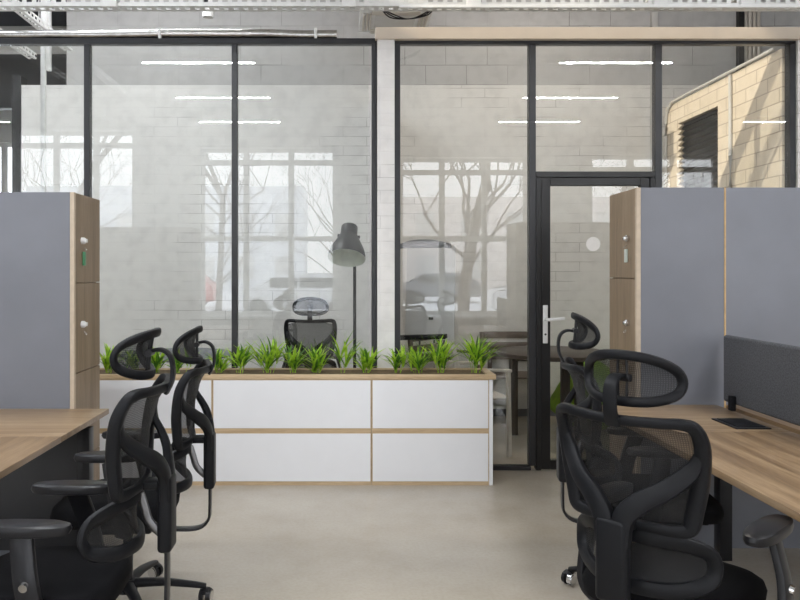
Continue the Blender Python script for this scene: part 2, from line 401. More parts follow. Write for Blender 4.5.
# window wall behind the camera
WS = [(-5.72, -3.64, 3.85), (-2.49, -.14, 3.55), (.97, 3.19, 3.38), (4.28, 6.5, 3.43)]
b = NB(); wallgrid(b, 'Y', RW-.3, RW, XL, XR, 0, CZ, [(a, c, .66, h) for a, c, h in WS]); struct('wall_windows', b, M_WALL)
def window(n, a, c, z0, z1, axis='Y', pos=RW-.2, bars=2, cross=(1.95, 3.2)):
    b = NB(); fw = .06
    def q(u0, u1, zz0, zz1, d=.03):
        if axis == 'Y': bx(b, u0, u1, pos-d, pos+d, zz0, zz1)
        else: bx(b, pos-d, pos+d, u0, u1, zz0, zz1)
    q(a, a+fw, z0, z1); q(c-fw, c, z0, z1); q(a+fw, c-fw, z0, z0+fw); q(a+fw, c-fw, z1-fw, z1)
    xs = [a+(c-a)*(i+1)/(bars+1) for i in range(bars)]
    zc = [z for z in cross if z0+.2 < z < z1-.15]
    for x in xs: q(x-.05, x+.05, z0+fw, z1-fw)
    ed = [a+fw]+[e for x in xs for e in (x-.05, x+.05)]+[c-fw]
    for z in zc:
        for i in range(0, len(ed), 2): q(ed[i], ed[i+1], z-.045, z+.045)
    o = struct('window_%d' % n, b, M_WPAINT)
    b = NB()
    if axis == 'Y': bx(b, a+.01, c-.01, pos-.004, pos+.004, z0+.01, z1-.01)
    else: bx(b, pos-.004, pos+.004, a+.01, c-.01, z0+.01, z1-.01)
    g = obj('window_glass', b, M_WGLASS, o, smooth=False)
    if axis == 'Y' and pos < 0:
        b = NB(); bx(b, a-.08, c+.08, RW+.001, RW+.16, z0-.05, z0-.002, .004); obj('window_sill', b, M_WHITE, o)
    return o
for i, (a, c, h) in enumerate(WS): window(i+1, a, c, .66, h, cross=(1.98, h-.24))
window(6, -6.6, -4.2, .5, 3.3, 'Y', 11.07, 2, (1.2, 2.2))
for sx in (-1, 1):
    pass
b = NB(); bx(b, -3.05, 3.12, BW-.015, BW-.001, 0, .07, .002); struct('baseboard_back', b, M_TRAY)
# dark steel column and high half wall at the far left
b = NB(); bx(b, -3.30, -3.21, 7.45, 7.6, 0, 3.35); struct('trim_2', b, M_FRAME)

# ------------------------------------------------------------------ glass partitions
def fr(b, x0, x1, z0, z1, d=.03, bev=.002): bx(b, x0, x1, G-d, G+d, z0, z1, bev, 1)
def X(px): return (px-VX)*G/F
def Z(py): return CH+(HY-py)*G/F
t = thing('glass_partition', 'tall dark framed glass partition left of the white pier', 'glass wall', (-1.8, G, 0))
def loc_part(name, b, m, t, **kw):
    o = obj(name, b, m, t, **kw)
    for v in o.data.vertices: v.co -= Vector(t.location)
    return o
xl0 = -4.6
posts = [X(88), X(235)]
b = NB(); fr(b, xl0, .232, 3.01, 3.05); fr(b, xl0, .232, 0, .04); fr(b, xl0, xl0+.04, .04, 3.01); fr(b, X(371.5), .232, .04, 3.01)
loc_part('outer_frame', b, M_FRAME, t)
for p in [X(-60)]+posts:
    b = NB(); fr(b, p-.02, p+.02, .042, 3.008); loc_part('post', b, M_FRAME, t)
ed = [xl0+.04, X(-60)]+posts+[X(371.5)]
for a, c in zip(ed, ed[1:]):
    b = NB(); bx(b, a+.021, c-.021, G-.005, G+.005, .042, 3.008); loc_part('glass_pane', b, M_GLASS, t, smooth=False)
t = thing('glass_partition', 'glass partition with dark frame around the black door, under the beige beam', 'glass wall', (1.8, G, 0))
xr1 = 3.188
DX0, DX1 = X(530), X(659); DZ = Z(172)
b = NB(); fr(b, .357, xr1, 3.01, 3.05); fr(b, .357, DX0, 0, .03); fr(b, DX1, xr1, 0, .03)
fr(b, .357, .357+.04, .03, 3.01); fr(b, xr1-.045, xr1, .03, 3.01)
loc_part('outer_frame', b, M_FRAME, t)
p1, p2 = X(531.5), X(657)
for p, h0 in ((p1, .032), (p2, .032)):
    b = NB(); fr(b, p-.024, p+.024, h0, 3.008); loc_part('post', b, M_FRAME, t)
b = NB(); fr(b, p1+.025, p2-.025, DZ-.04, DZ); loc_part('door_header', b, M_DOOR, t)
b = NB(); fr(b, p1+.025, p1+.06, .002, DZ-.042, .035); fr(b, p2-.06, p2-.025, .002, DZ-.042, .035); loc_part('door_jamb', b, M_DOOR, t)
for a, c, z0, z1 in ((.397, p1-.025, .032, 3.008), (p1+.025, p2-.025, DZ+.002, 3.008), (p2+.025, xr1-.046, .032, 3.008)):
    b = NB(); bx(b, a, c, G-.005, G+.005, z0, z1); loc_part('glass_pane', b, M_GLASS, t, smooth=False)
# door leaf
d0, d1 = p1+.062, p2-.062; dt = DZ-.044
D = struct('door_1', (lambda b: (fr(b, d0, d0+.065, .008, dt, .025), fr(b, d1-.065, d1, .008, dt, .025), fr(b, d0+.065, d1-.065, dt-.055, dt, .025), fr(b, d0+.065, d1-.065, .008, .07, .025), b)[-1])(NB()), M_DOOR, 'black framed glass door with long white handle plate')
b = NB(); bx(b, d0+.066, d1-.066, G-.004, G+.004, .071, dt-.056); obj('door_glass', b, M_GLASS, D, smooth=False)
b = NB(); hx = d0+.028; bx(b, hx-.017, hx+.017, G-.034, G-.0255, Z(343), Z(305), .003)
cyl(b, (hx, G-.034, Z(319)), (hx, G-.075, Z(319)), .009); sweep(b, [(hx, G-.07, Z(319)), (hx+.03, G-.075, Z(319)), (hx+.125, G-.07, Z(318))], .006, .011)
obj('door_handle', b, M_PVC if 0 else M_WPAINT, D)
b = NB(); cyl(b, (hx, G-.036, Z(334)), (hx, G-.034, Z(334)), .007); obj('lock_cylinder', b, M_BLK, D)
b = NB(); sx = X(593); cyl(b, (sx, G-.0055, Z(244)), (sx, G-.0042, Z(244)), .05, n=40)
tag(obj('round_sticker', b, M_STICK), 'round white sticker on the glass of the black door', 'sticker')

# ------------------------------------------------------------------ overhead services
t = thing('foil_duct', 'long silver foil wrapped pipe lying over the left glass partition', 'pipe', (-2.2, G, 3.085))
b = NB(); random.seed(3)
pts = [(-2.6+i*.25, random.uniform(-.004, .004), random.uniform(-.004, .004)) for i in range(20)]
sweep(b, pts, .033, .033, k=3, n=14, sup=2)
obj('foil_wrap', b, M_FOIL, t)
for x in (-1.6, -.6, .9, 2.0):
    b = NB(); bx(b, x-.01, x+.01, -.038, .038, -.037, .037, .004); obj('clamp_ring', b, M_GALV, t)
def tray(length, wd, ht):
    """perforated cable tray along local X, open top, slots in front flange and base"""
    b = NB(); pitch = .062; n = int(length/pitch); x0 = -n*pitch/2
    def slotted(y0, y1, z0, z1, vert):
        # strips leaving slots
        if vert:
            h = z1-z0
            bx(b, x0, -x0, y0, y1, z0, z0+h*.3); bx(b, x0, -x0, y0, y1, z1-h*.3, z1)
            for i in range(n): bx(b, x0+i*pitch, x0+i*pitch+pitch*.45, y0, y1, z0+h*.3, z1-h*.3)
        else:
            w = y1-y0
            bx(b, x0, -x0, y0, y0+w*.3, z0, z1); bx(b, x0, -x0, y1-w*.3, y1, z0, z1)
            for i in range(n): bx(b, x0+i*pitch, x0+i*pitch+pitch*.5, y0+w*.3, y1-w*.3, z0, z1)
    slotted(-wd/2, -wd/2+.002, 0, ht, True); slotted(wd/2-.002, wd/2, 0, ht, True); slotted(-wd/2+.002, wd/2-.002, 0, .002, False)
    return b
TZ = 3.085
t = thing('cable_tray', 'white perforated cable tray crossing the whole top of the view', 'cable tray', (0.1, 4.8, TZ))
obj('tray_channel', tray(9.0, .10, .06), M_GALV, t, smooth=False)
for x in (-1.58, -.07, .72, 1.9, 2.45):
    b = NB(); bx(b, x-.045, x+.045, -.07, -.052, -.01, .05, .004); bx(b, x-.045, x+.045, -.07, .07, .062, .075); obj('bracket', b, M_WPAINT, t)
for x in (-3.5, -1.2, 1.4, 3.6):
    b = NB(); cyl(b, (x, 0, .003), (x, 0, CZ-TZ-.001), .004, n=8); obj('hanger_rod', b, M_GALV, t)
for q in (0, .02, -.02):
    b = NB(); sweep(b, [(.14, .055, .02), (.22+q, .06, -.03+q*.3), (.32, .06, -.045), (.42+q, .06, -.02), (.49, .055, .03)], .004, .004, n=8)
    obj('drooping_cable', b, M_BLK, t)
t = thing('light_track', 'white light track hung just below the cable tray over the door', 'track', (1.95, 4.72, 3.062))
b = NB(); bx(b, -1.6, 1.6, -.015, .015, 0, .02, .002); obj('track_rail', b, M_WPAINT, t)
t.location.z = 3.06
for xx, y0, y1, lb in ((-2.37, 2.6, 6.45, 'perforated cable tray running away at upper left over the partition'), (-2.78, 2.6, 6.7, 'perforated cable tray at the far left edge, running away from the camera')):
    t = thing('cable_tray', lb, 'cable tray', (xx, (y0+y1)/2, 3.3), PI/2)
    obj('tray_channel', tray(y1-y0, .07, .05), M_GALV, t, smooth=False)
    for q in (-1.4, 1.3):
        b = NB(); cyl(b, (q, 0, .003), (q, 0, CZ-3.3-.001), .004, n=8); obj('hanger_rod', b, M_GALV, t)
t = thing('hanging_profile', 'pale vertical hanging profile in front of the dark void at upper left', 'profile', (X(43.5)*6.2/G, 6.2, 0))
b = NB(); bx(b, -.018, .018, -.018, .018, 0.0, CZ-.001, .002); obj('profile_bar', b, M_GALV, t)
t = thing('hanging_profile', 'second thin pale profile beside the first, reaching only to the white wall top', 'profile', (X(49)*6.9/G, 6.9, 3.25))
b = NB(); bx(b, -.018, .018, -.018, .018, 0.0, CZ-3.251, .002); obj('profile_bar', b, M_GALV, t)
t = thing('air_duct', 'wide grey air duct crossing the dark void at upper left', 'duct', (-4.4, 8.9, 4.15))
b = NB(); cyl(b, (-2.4, 0, 0), (2.0, 0, 0), .16, n=28); obj('duct_tube', b, M_PVC, t)
for q in (-1.5, -.3, .9):
    b = NB(); bx(b, q-.015, q+.015, -.17, .17, -.02, .02); cyl(b, (q, 0, .1), (q, 0, CZ-4.151), .006, n=8); obj('duct_strap', b, M_GALV, t)
# AC cassette
t = thing('ceiling_air_conditioner', 'square white air conditioning cassette above the white pier', 'air conditioner', (.43, 6.4, 3.52))
b = NB(); bx(b, -.3, .3, -.3, .3, .02, .05, .01); bx(b, -.26, .26, -.26, .26, .05, .3, .01); obj('casing', b, M_WPAINT, t)
b = NB(); bx(b, -.17, .17, -.17, .17, .005, .019, .004); obj('intake_grille', b, M_PVC, t)
for k in range(4):
    b = NB()
    for s in range(3): bx(b, -.2, .2, -.272+s*.027, -.256+s*.027, 0.0, .019, .002)
    o = obj('louvre', b, M_TAUPE, t); o.rotation_euler = (0, 0, k*PI/2)
b = NB(); cyl(b, (-.2, -.2, .3), (-.2, -.2, CZ-3.521), .005, n=8); cyl(b, (.2, -.2, .3), (.2, -.2, CZ-3.521), .005, n=8); obj('hanger_rod', b, M_GALV, t)
# ceiling spot can
t = thing('ceiling_spotlight', 'small white cylinder spotlight hanging over the left glass room', 'spotlight', (X(208)*6.6/G, 6.6, 3.64))
b = NB(); lathe(b, [(0, .02), (.04, .02), (.045, 0), (.048, 0), (.048, .1), (0, .1)], 24); obj('shade', b, M_WPAINT, t)
b = NB(); lathe(b, [(0, .101), (.035, .101), (.035, .17), (0, .17)], 20); obj('driver_ring', b, M_BLK, t)
b = NB(); cyl(b, (0, 0, .17), (0, 0, CZ-3.621), .006, n=8); obj('stem', b, M_GALV, t)
# conduits on brick wall / back wall pipes
b = NB(); sweep(b, [(3.115, G+.1, 3.015), (3.115, 6.2, 3.015), (3.115, 7.0, 3.015), (3.115, 7.17, 2.99), (3.115, 7.25, 2.9), (3.115, 7.26, 2.6), (3.115, 7.26, 1.2), (3.115, 7.26, .02)], .014, .014, n=8, sup=2)
tag(obj('wall_conduit', b, M_PVC), 'grey conduit along the top of the cream brick wall, bending down in the corner', 'conduit')
b = NB(); sweep(b, [(3.115, 6.06, .02), (3.115, 6.05, 1.5), (3.115, 6.05, 2.99)], .014, .014, n=8, sup=2)
tag(obj('wall_conduit', b, M_PVC), 'straight vertical conduit on the cream brick wall beside the diagonal shadow', 'conduit')
def XB(px, d=BW): return (px-VX)*d/F
b = NB(); bx(b, XB(736), XB(741), BW-.06, BW-.002, 3.05, CZ-.001); tag(obj('wall_slot_cover', b, M_DOOR, smooth=False), 'narrow black vertical strip on the back wall above the brick wall', 'strip')
for i in range(4):
    px = 744+i*4.3
    b = NB(); cyl(b, (XB(px), BW-.03, 3.05), (XB(px), BW-.03, CZ-.001), .017, n=12)
    tag(obj('riser_pipe', b, M_TAUPE), 'thin beige riser pipe, one of four standing tight together at upper right', 'pipe', 'beige riser pipes')
b = NB(); bx(b, XB(650), XB(656), BW-.05, BW-.002, 0.0, CZ-.001, .003); tag(obj('wall_channel', b, M_PVC), 'full height grey cable channel on the back wall behind the door', 'channel')

# lamps ---------------------------------------------------------------
def linear_lamp(x, y, z, L, label, group, power, col=(.96, .98, 1), vis=True):
    t = thing('linear_ceiling_lamp', label, 'lamp', (x, y, z), 0, group)
    b = NB(); bx(b, -L/2, L/2, -.03, .03, .004, .05, .004); obj('lamp_housing', b, M_WPAINT, t)
    for q in (-L/2+.1, L/2-.1):
        b = NB(); cyl(b, (q, 0, .05), (q, 0, CZ-z-.001), .002, n=6); obj('suspension_wire', b, M_GALV, t)
    ld = bpy.data.lights.new('linear_lamp_light', 'AREA'); ld.shape = 'RECTANGLE'; ld.size = L-.02; ld.size_y = .05
    ld.energy = power; ld.color = col
    lo = bpy.data.objects.new('light_tube', ld); COL.objects.link(lo); lo.parent = t; lo.location = (0, 0, 0)
    return t
h = 2.2
LP = 34
for yy in (2.75, 1.16, -.36):
    b = NB(); bx(b, XL+.01, XR-.01, yy+.04, yy+.055, CH+h+.06, CH+h+.075); 
    where = {2.75: 'nearest the glass partition', 1.16: 'second from the glass partition', -.36: 'nearest the windows'}[yy]
    tag(obj('lamp_rail', b, M_WPAINT, smooth=False), 'thin white rail across the office ceiling, '+where, 'rail')
    linear_lamp(-1.53, yy, CH+h, 1.2, 'left hanging linear lamp over the office, '+where, 'office linear lamps', LP)
    linear_lamp(2.86, yy, CH+h, 1.2, 'right hanging linear lamp over the office, '+where, 'office linear lamps', LP)
linear_lamp(6.3, -.36, CH+h, .9, 'short linear lamp at the right end of the rail by the windows', 'office linear lamps', LP*.7)
linear_lamp(-5.4, -.36, CH+h, 1.0, 'linear lamp at the left end of the rail by the windows', 'office linear lamps', LP*.8)
linear_lamp(-1.6, 5.95, 4.25, 1.4, 'added linear lamp, unseen high in the left glass room', 'added unseen fill lamps', 31, (.98, .99, 1))  # added above the view to brighten the left glass room
linear_lamp(-3.9, 6.3, 4.25, 1.4, 'added linear lamp, unseen high in the corridor left of the glass room', 'added unseen fill lamps', 18, (.98, .99, 1))  # added out of view as fill light for the corridor side
linear_lamp(1.75, 5.95, 4.25, 1.4, 'added warm linear lamp, unseen high in the right glass room', 'added unseen fill lamps', 28, (1, .90, .79))  # added above the view; warm tint stands in for bounced sunlight

# ------------------------------------------------------------------ low cabinet run with planter
PF = 4.93; PB = 5.255
def XP(px): return (px-VX)*PF/F
def ZP(py): return CH+(HY-py)*PF/F
seams = [XP(54), XP(212.5), XP(371.5), XP(489)]
zt = ZP(379.5); zm0, zm1 = ZP(433.3), ZP(428); zb = ZP(481)
names = ['low white two-drawer cabinet at the left, partly behind the left lockers', 'low white two-drawer cabinet in the middle of the planter run', 'low white two-drawer cabinet at the right end of the planter run']
for i, (a, c) in enumerate(zip(seams, seams[1:])):
    w = c-a; t = thing('low_cabinet', names[i], 'cabinet', ((a+c)/2, (PF+PB)/2, 0), 0, 'low cabinets under the planter')
    hd = (PB-PF)/2
    b = NB(); bx(b, -w/2+.001, w/2-.001, -hd-.006, hd, 0, zt-.001); obj('carcass', b, M_WOODX, t, smooth=False)
    for z0, z1 in ((zb, zm0), (zm1, zt-.004)):
        b = NB(); bx(b, -w/2+.007, w/2-.007, -hd-.010, -hd-.0065, z0, z1, .001, 1); obj('drawer_front', b, M_WHITE, t)
    if i == 2:
        b = NB(); bx(b, w/2, w/2+.024, -hd-.008, hd, 0, zt-.001, .001, 1); obj('end_panel', b, M_WHITE, t)
x0, x1 = seams[0], seams[3]+.045
t = thing('planter_trough', 'long oak rimmed planter trough on top of the low white cabinets', 'planter', ((x0+x1)/2, (PF+PB)/2, zt))
w2 = (x1-x0)/2; hd = (PB-PF)/2+.012; rh = .033
b = NB(); bx(b, -w2, w2, -hd, -hd+.03, 0, rh, .002); bx(b, -w2, w2, hd-.03, hd, 0, rh, .002); bx(b, -w2, -w2+.03, -hd+.03, hd-.03, 0, rh, .002); bx(b, w2-.05, w2, -hd+.03, hd-.03, 0, rh, .002)
obj('rim', b, M_WOODX, t)
b = NB(); bx(b, -w2+.031, w2-.051, -hd+.031, hd-.031, 0.001, rh-.010); obj('soil', b, M_SOIL, t, smooth=False)
# plants
def blade(b, p, az, length, lean, wid, droop, mi=0):
    d = Vector((math.cos(az), math.sin(az), 0)); s = Vector((-math.sin(az), math.cos(az), 0)); n = 6
    prev = None; pos = Vector(p); ang = lean
    for i in range(n+1):
        f = i/n; wv = wid*(math.sin(PI*min(1, f*.85+.12)))**.8
        if i == n: wv = .0006
        up = d*(-math.cos(ang))*0 + Vector((0, 0, 1))*.0
        nrm = (d*-math.cos(ang)+Vector((0, 0, 1))*math.sin(ang))
        row = [b.verts.new(pos+s*wv+nrm*wv*.35), b.verts.new(pos), b.verts.new(pos-s*wv+nrm*wv*.35)]
        if prev:
            for k in range(2):
                fc = b.faces.new((prev[k], prev[k+1], row[k+1], row[k])); fc.material_index = mi
        prev = row
        step = length/n
        pos = pos + (d*math.sin(ang)+Vector((0, 0, 1))*math.cos(ang))*step
        ang += droop/n
def plant(px, hgt, nb, seed, label, spread=.09, dy=0, wid=.0075):
    random.seed(seed)
    x = (px-VX)*5.08/F; b = NB(); hgt *= 1.42
    for s in range(nb):
        th = random.uniform(0, 2*PI); rr = random.uniform(0, spread*.35)
        stem = Vector((rr*math.cos(th), rr*math.sin(th)*.7, -.02))
        top = Vector((stem.x*2.0, stem.y*1.6, hgt*random.uniform(.08, .35)))
        cyl(b, stem, top, .002, .0012, 5)
        for k in range(random.randint(5, 8)):
            az = random.uniform(0, 2*PI); ln = hgt*random.uniform(.55, .85)
            blade(b, top+Vector((0, 0, -.004*k)), az, ln, random.uniform(.1, .9), random.uniform(.7, 1.15)*wid, random.uniform(.2, 1.0), mi=0 if random.random() < .68 else 1)
    o = obj('grassy_plant', b, [M_LEAF, M_LEAF2], angle=80)
    o.location = (x, 5.085+dy, zt+rh-.008)
    # keep within the trough and clear of the glass
    for v in o.data.vertices:
        wy = v.co.y+o.location.y
        if wy > G-.045: v.co.y = G-.045-o.location.y-random.uniform(0, .01)
    tag(o, label, 'plant', 'green grassy plants in the planter trough')
PL = [(108, .15, 7, 'leftmost green plant in the trough, beside the oak locker side'),
      (132, .13, 6, 'green plant in the trough just behind the near left headrest'),
      (155, .15, 7, 'green plant seen between the two left headrests'),
      (183, .12, 6, 'green plant half hidden behind the second left headrest'),
      (218, .13, 7, 'low dense green plant just right of the second left headrest'),
      (240, .15, 8, 'bushy green plant left of the tall arching one'),
      (268, .20, 8, 'tall arching green plant left of the black chair behind glass'),
      (293, .14, 8, 'darker green plant below the left side of the black chair behind glass'),
      (318, .15, 8, 'green plant directly below the black chair behind glass'),
      (343, .20, 3, 'sparse tall green plant with few leaves, left of the lamp pole'),
      (366, .15, 8, 'green plant in front of the floor lamp pole'),
      (396, .14, 8, 'green plant in front of the white brick pier'),
      (420, .16, 8, 'green plant just right of the pier, below the flipchart'),
      (441, .18, 8, 'bright upright green plant below the flipchart tray, second from right end'),
      (475, .20, 9, 'large green plant at the right end of the trough, leaves spreading right')]
for i, (px, hg, nb, lb) in enumerate(PL): plant(px, hg, nb, 20+i, lb, wid=.0085)

# ------------------------------------------------------------------ lockers
def lockers(name_lbl, x_in, side, y0, depth, top, ws, seams_z, lock_z):
    """side=+1: cabinets extend to +x from x_in (doors face -x); side=-1 extends to -x"""
    x = x_in
    for i, w in enumerate(ws):
        t = thing('locker_tower', name_lbl[i], 'locker', (x+side*w/2, y0+depth/2, 0), 0, 'grey lockers')
        hw = w/2; hd = depth/2
        # grey back panel facing camera, oak carcass
        b = NB(); bx(b, -hw+.001, hw-.001, -hd+.019, hd, 0, top); obj('carcass', b, M_WOODZ, t, smooth=False)
        b = NB(); bx(b, -hw+(.004 if side > 0 or i else .004), hw-.004, -hd, -hd+.018, 0, top, .001, 1); obj('back_panel', b, M_GREY, t)
        if i == 0:
            dx = -hw if side > 0 else hw
            zs = [0.0]+seams_z+[top]
            # pale edge of the side
            e0, e1 = (dx-.018, dx+.003) if side > 0 else (dx-.003, dx+.018)
            b = NB(); bx(b, e0, e1, -hd-.0005, -hd+.022, 0, top); obj('edge_strip', b, M_EDGE, t, smooth=False)
            for k, (za, zb_) in enumerate(zip(zs, zs[1:])):
                b = NB(); q0, q1 = (dx-.018, dx) if side > 0 else (dx, dx+.018)
                bx(b, q0, q1, -hd+.024, hd, za+.002, zb_-.002, .001, 1); d = obj('door', b, M_WOODZ, t)
                if k in lock_z:
                    zz = lock_z[k]; ly = hd-.28
                    xo = q0 if side > 0 else q1; sg = -1 if side > 0 else 1
                    b = NB(); cyl(b, (xo, ly, zz), (xo+sg*.014, ly, zz), .017, n=20); bx(b, xo+sg*.014-.006, xo+sg*.014+.006, ly-.004, ly+.004, zz-.014, zz+.014, .002)
                    bx(b, xo+sg*.02-.007, xo+sg*.02+.007, ly-.014, ly+.014, zz-.01, zz+.01, .003); obj('lock', b, M_WPAINT if side < 0 else M_CHR, d)
                    b = NB(); sweep(b, [(xo+sg*.012, ly, zz-.035), (xo+sg*.022, ly-.012, zz-.048), (xo+sg*.022, ly+.012, zz-.048)], .0012, .0012, n=6, closed=True); 
                    obj('key_ring', b, M_CHR, d)
                    b = NB(); bx(b, xo+sg*.001 if sg > 0 else xo-.01, xo+.01 if sg > 0 else xo-.001, ly+.005, ly+.04, zz-.125, zz-.055, .003)
                    if (k == 3 and side < 0) or (k == 3 and side > 0): obj('key_tag', b, M_TAG if side < 0 else M_TAGC, d)
                    else: b.free()
        else:
            b = NB(); bx(b, -side*hw-.004, -side*hw+.004, -hd-.001, -hd+.003, 0, top); obj('edge_strip', b, M_EDGE2, t, smooth=False)
        x += side*(w+.001)
lockers(['grey backed locker tower with oak doors at left, green key tag', 'grey backed locker tower at the far left edge of the picture'],
        -1.345, -1, 3.69, .385, 1.793, [.44, .9], [.452, .897, 1.345], {2: 1.155-.02, 3: 1.558})
lockers(['grey backed locker tower with oak doors right of the glass door', 'grey backed locker tower at the right edge, behind the felt desk screen'],
        1.50, 1, 3.80, .385, 1.828, [.43, 1.3], [.455, .91, 1.367], {2: 1.135, 3: 1.575})

# ------------------------------------------------------------------ desks
DT = .703; DH = .728
def desk(lbl, x0, x1, y0, y1, legs, mat, screen=None, group='oak top desks'):
    t = thing('desk', lbl, 'desk', ((x0+x1)/2, (y0+y1)/2, 0), 0, group)
    b = NB(); hw = (x1-x0)/2; hd = (y1-y0)/2
    bx(b, -hw, hw, -hd, hd, DT, DH, .002, 2); obj('desktop', b, mat, t)
    for lx, ly in legs:
        b = NB(); bx(b, lx-t.location.x-.03, lx-t.location.x+.03, ly-t.location.y-.03, ly-t.location.y+.03, 0, DT-.0315, .002); obj('leg', b, M_BLKS, t)
    b = NB(); bx(b, -hw+.05, hw-.05, -hd+.1, -hd+.14, DT-.03, DT-.001); bx(b, -hw+.05, hw-.05, hd-.11, hd-.07, DT-.03, DT-.001); obj('support_rail', b, M_BLKS, t)
    return t
desk('oak topped desk at the left, short piece against the grey lockers', -1.90, -1.155, 3.07, 3.688, [(-1.215, 3.52), (-1.85, 3.52)], M_DESK2)
desk('oak topped desk at the left, long piece nearest the camera', -1.90, -1.155, 1.2, 3.068, [(-1.215, 1.4), (-1.85, 1.4)], M_DESK)
desk('oak topped desk at the right, short piece against the grey lockers', 1.268, 1.885, 3.16, 3.798, [(1.85, 3.66), (1.33, 3.66)], M_DESK2)
desk('oak topped desk at the right, long piece nearest the camera', 1.268, 1.885, 1.2, 3.158, [(1.85, 1.35), (1.33, 1.35)], M_DESK)
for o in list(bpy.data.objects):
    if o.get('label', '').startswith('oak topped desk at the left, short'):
        b = NB(); bx(b, -.36, .255, .23, .25, .06, DT-.035, .002); obj('desk_shade_panel', b, M_FRAME, o)  # dark sheet added to stand for the shade under the left desk
# remove the near-edge leg the photograph does not show on the right short desk
for o in list(bpy.data.objects):
    if o.name.startswith('leg') and o.parent and 'right, short' in o.parent.get('label', ''):
        if min(v.co.x for v in o.data.vertices)+o.parent.location.x < 1.5: bpy.data.objects.remove(o)
desk('oak topped desk on the far side of the felt screen', 1.935, 2.6, 1.2, 3.798, [(2.5, 3.7), (2.5, 1.35)], M_DESK)
t = thing('desk_screen', 'charcoal felt privacy screen standing on the right desk', 'screen', (1.91, 2.55, 0.6))
b = NB(); bx(b, -.018, .018, -1.2, 1.2, .155, .487, .016, 4); obj('felt_panel', b, M_DIVF, t)
for q in (1.08, 0, -1.08):
    b = NB(); bx(b, -.045, -.019, q-.015, q+.015, .129, .2, .004); obj('screen_clamp', b, M_BLK, t)
t = thing('cable_flap', 'black rectangular cable outlet in the right desktop', 'cable outlet', (1.75, 3.31, DH))
b = NB(); bx(b, -.075, .075, -.11, .11, .0005, .006, .002); obj('flap', b, M_BLKS, t)
b = NB(); bx(b, -.06, .06, -.09, .09, .0062, .009, .001); obj('lid', b, M_BLK, t)

# ------------------------------------------------------------------ ergonomic chair
def interp(tab, z):
    if z <= tab[0][0]: return tab[0][1]
    for (a, va), (c, vc) in zip(tab, tab[1:]):
        if z <= c:
            f = (z-a)/(c-a); f = f*f*(3-2*f); return va*(1-f)+vc*f
    return tab[-1][1]
BXT = [(.66, -.268), (.74, -.272), (.84, -.282), (.93, -.303), (.98, -.328), (1.02, -.352)]
def bpt(y, z): return Vector((interp(BXT, z)+(1.1+.3*max(0, min(1, (z-.7)/.3)))*y*y, y, z))
def patch(bm, f, hw, z0, z1, nu=16, nz=12, power=4):
    rows = []
    for j in range(nz+1):
        v = -1+2*j/nz; z = (z0+z1)/2+v*(z1-z0)/2
        w = hw*(max(0.0, 1-abs(v)**power))**(1/power) if abs(v) < 1 else hw*.25
        rows.append([bm.verts.new(f((-1+2*i/nu)*w, z)) for i in range(nu+1)])
    for a, c in zip(rows, rows[1:]):
        for i in range(nu): bm.faces.new((a[i], a[i+1], c[i+1], c[i]))
def loop_pts(f, hw, z0, z1, n=20, power=3):
    out = []
    for i in range(n):
        th = 2*PI*i/n; c = math.cos(th); s = math.sin(th)
        y = hw*math.copysign(abs(c)**(2/power), c); z = (z0+z1)/2+(z1-z0)/2*math.copysign(abs(s)**(2/power), s)
        out.append(f(y, z))
    return out
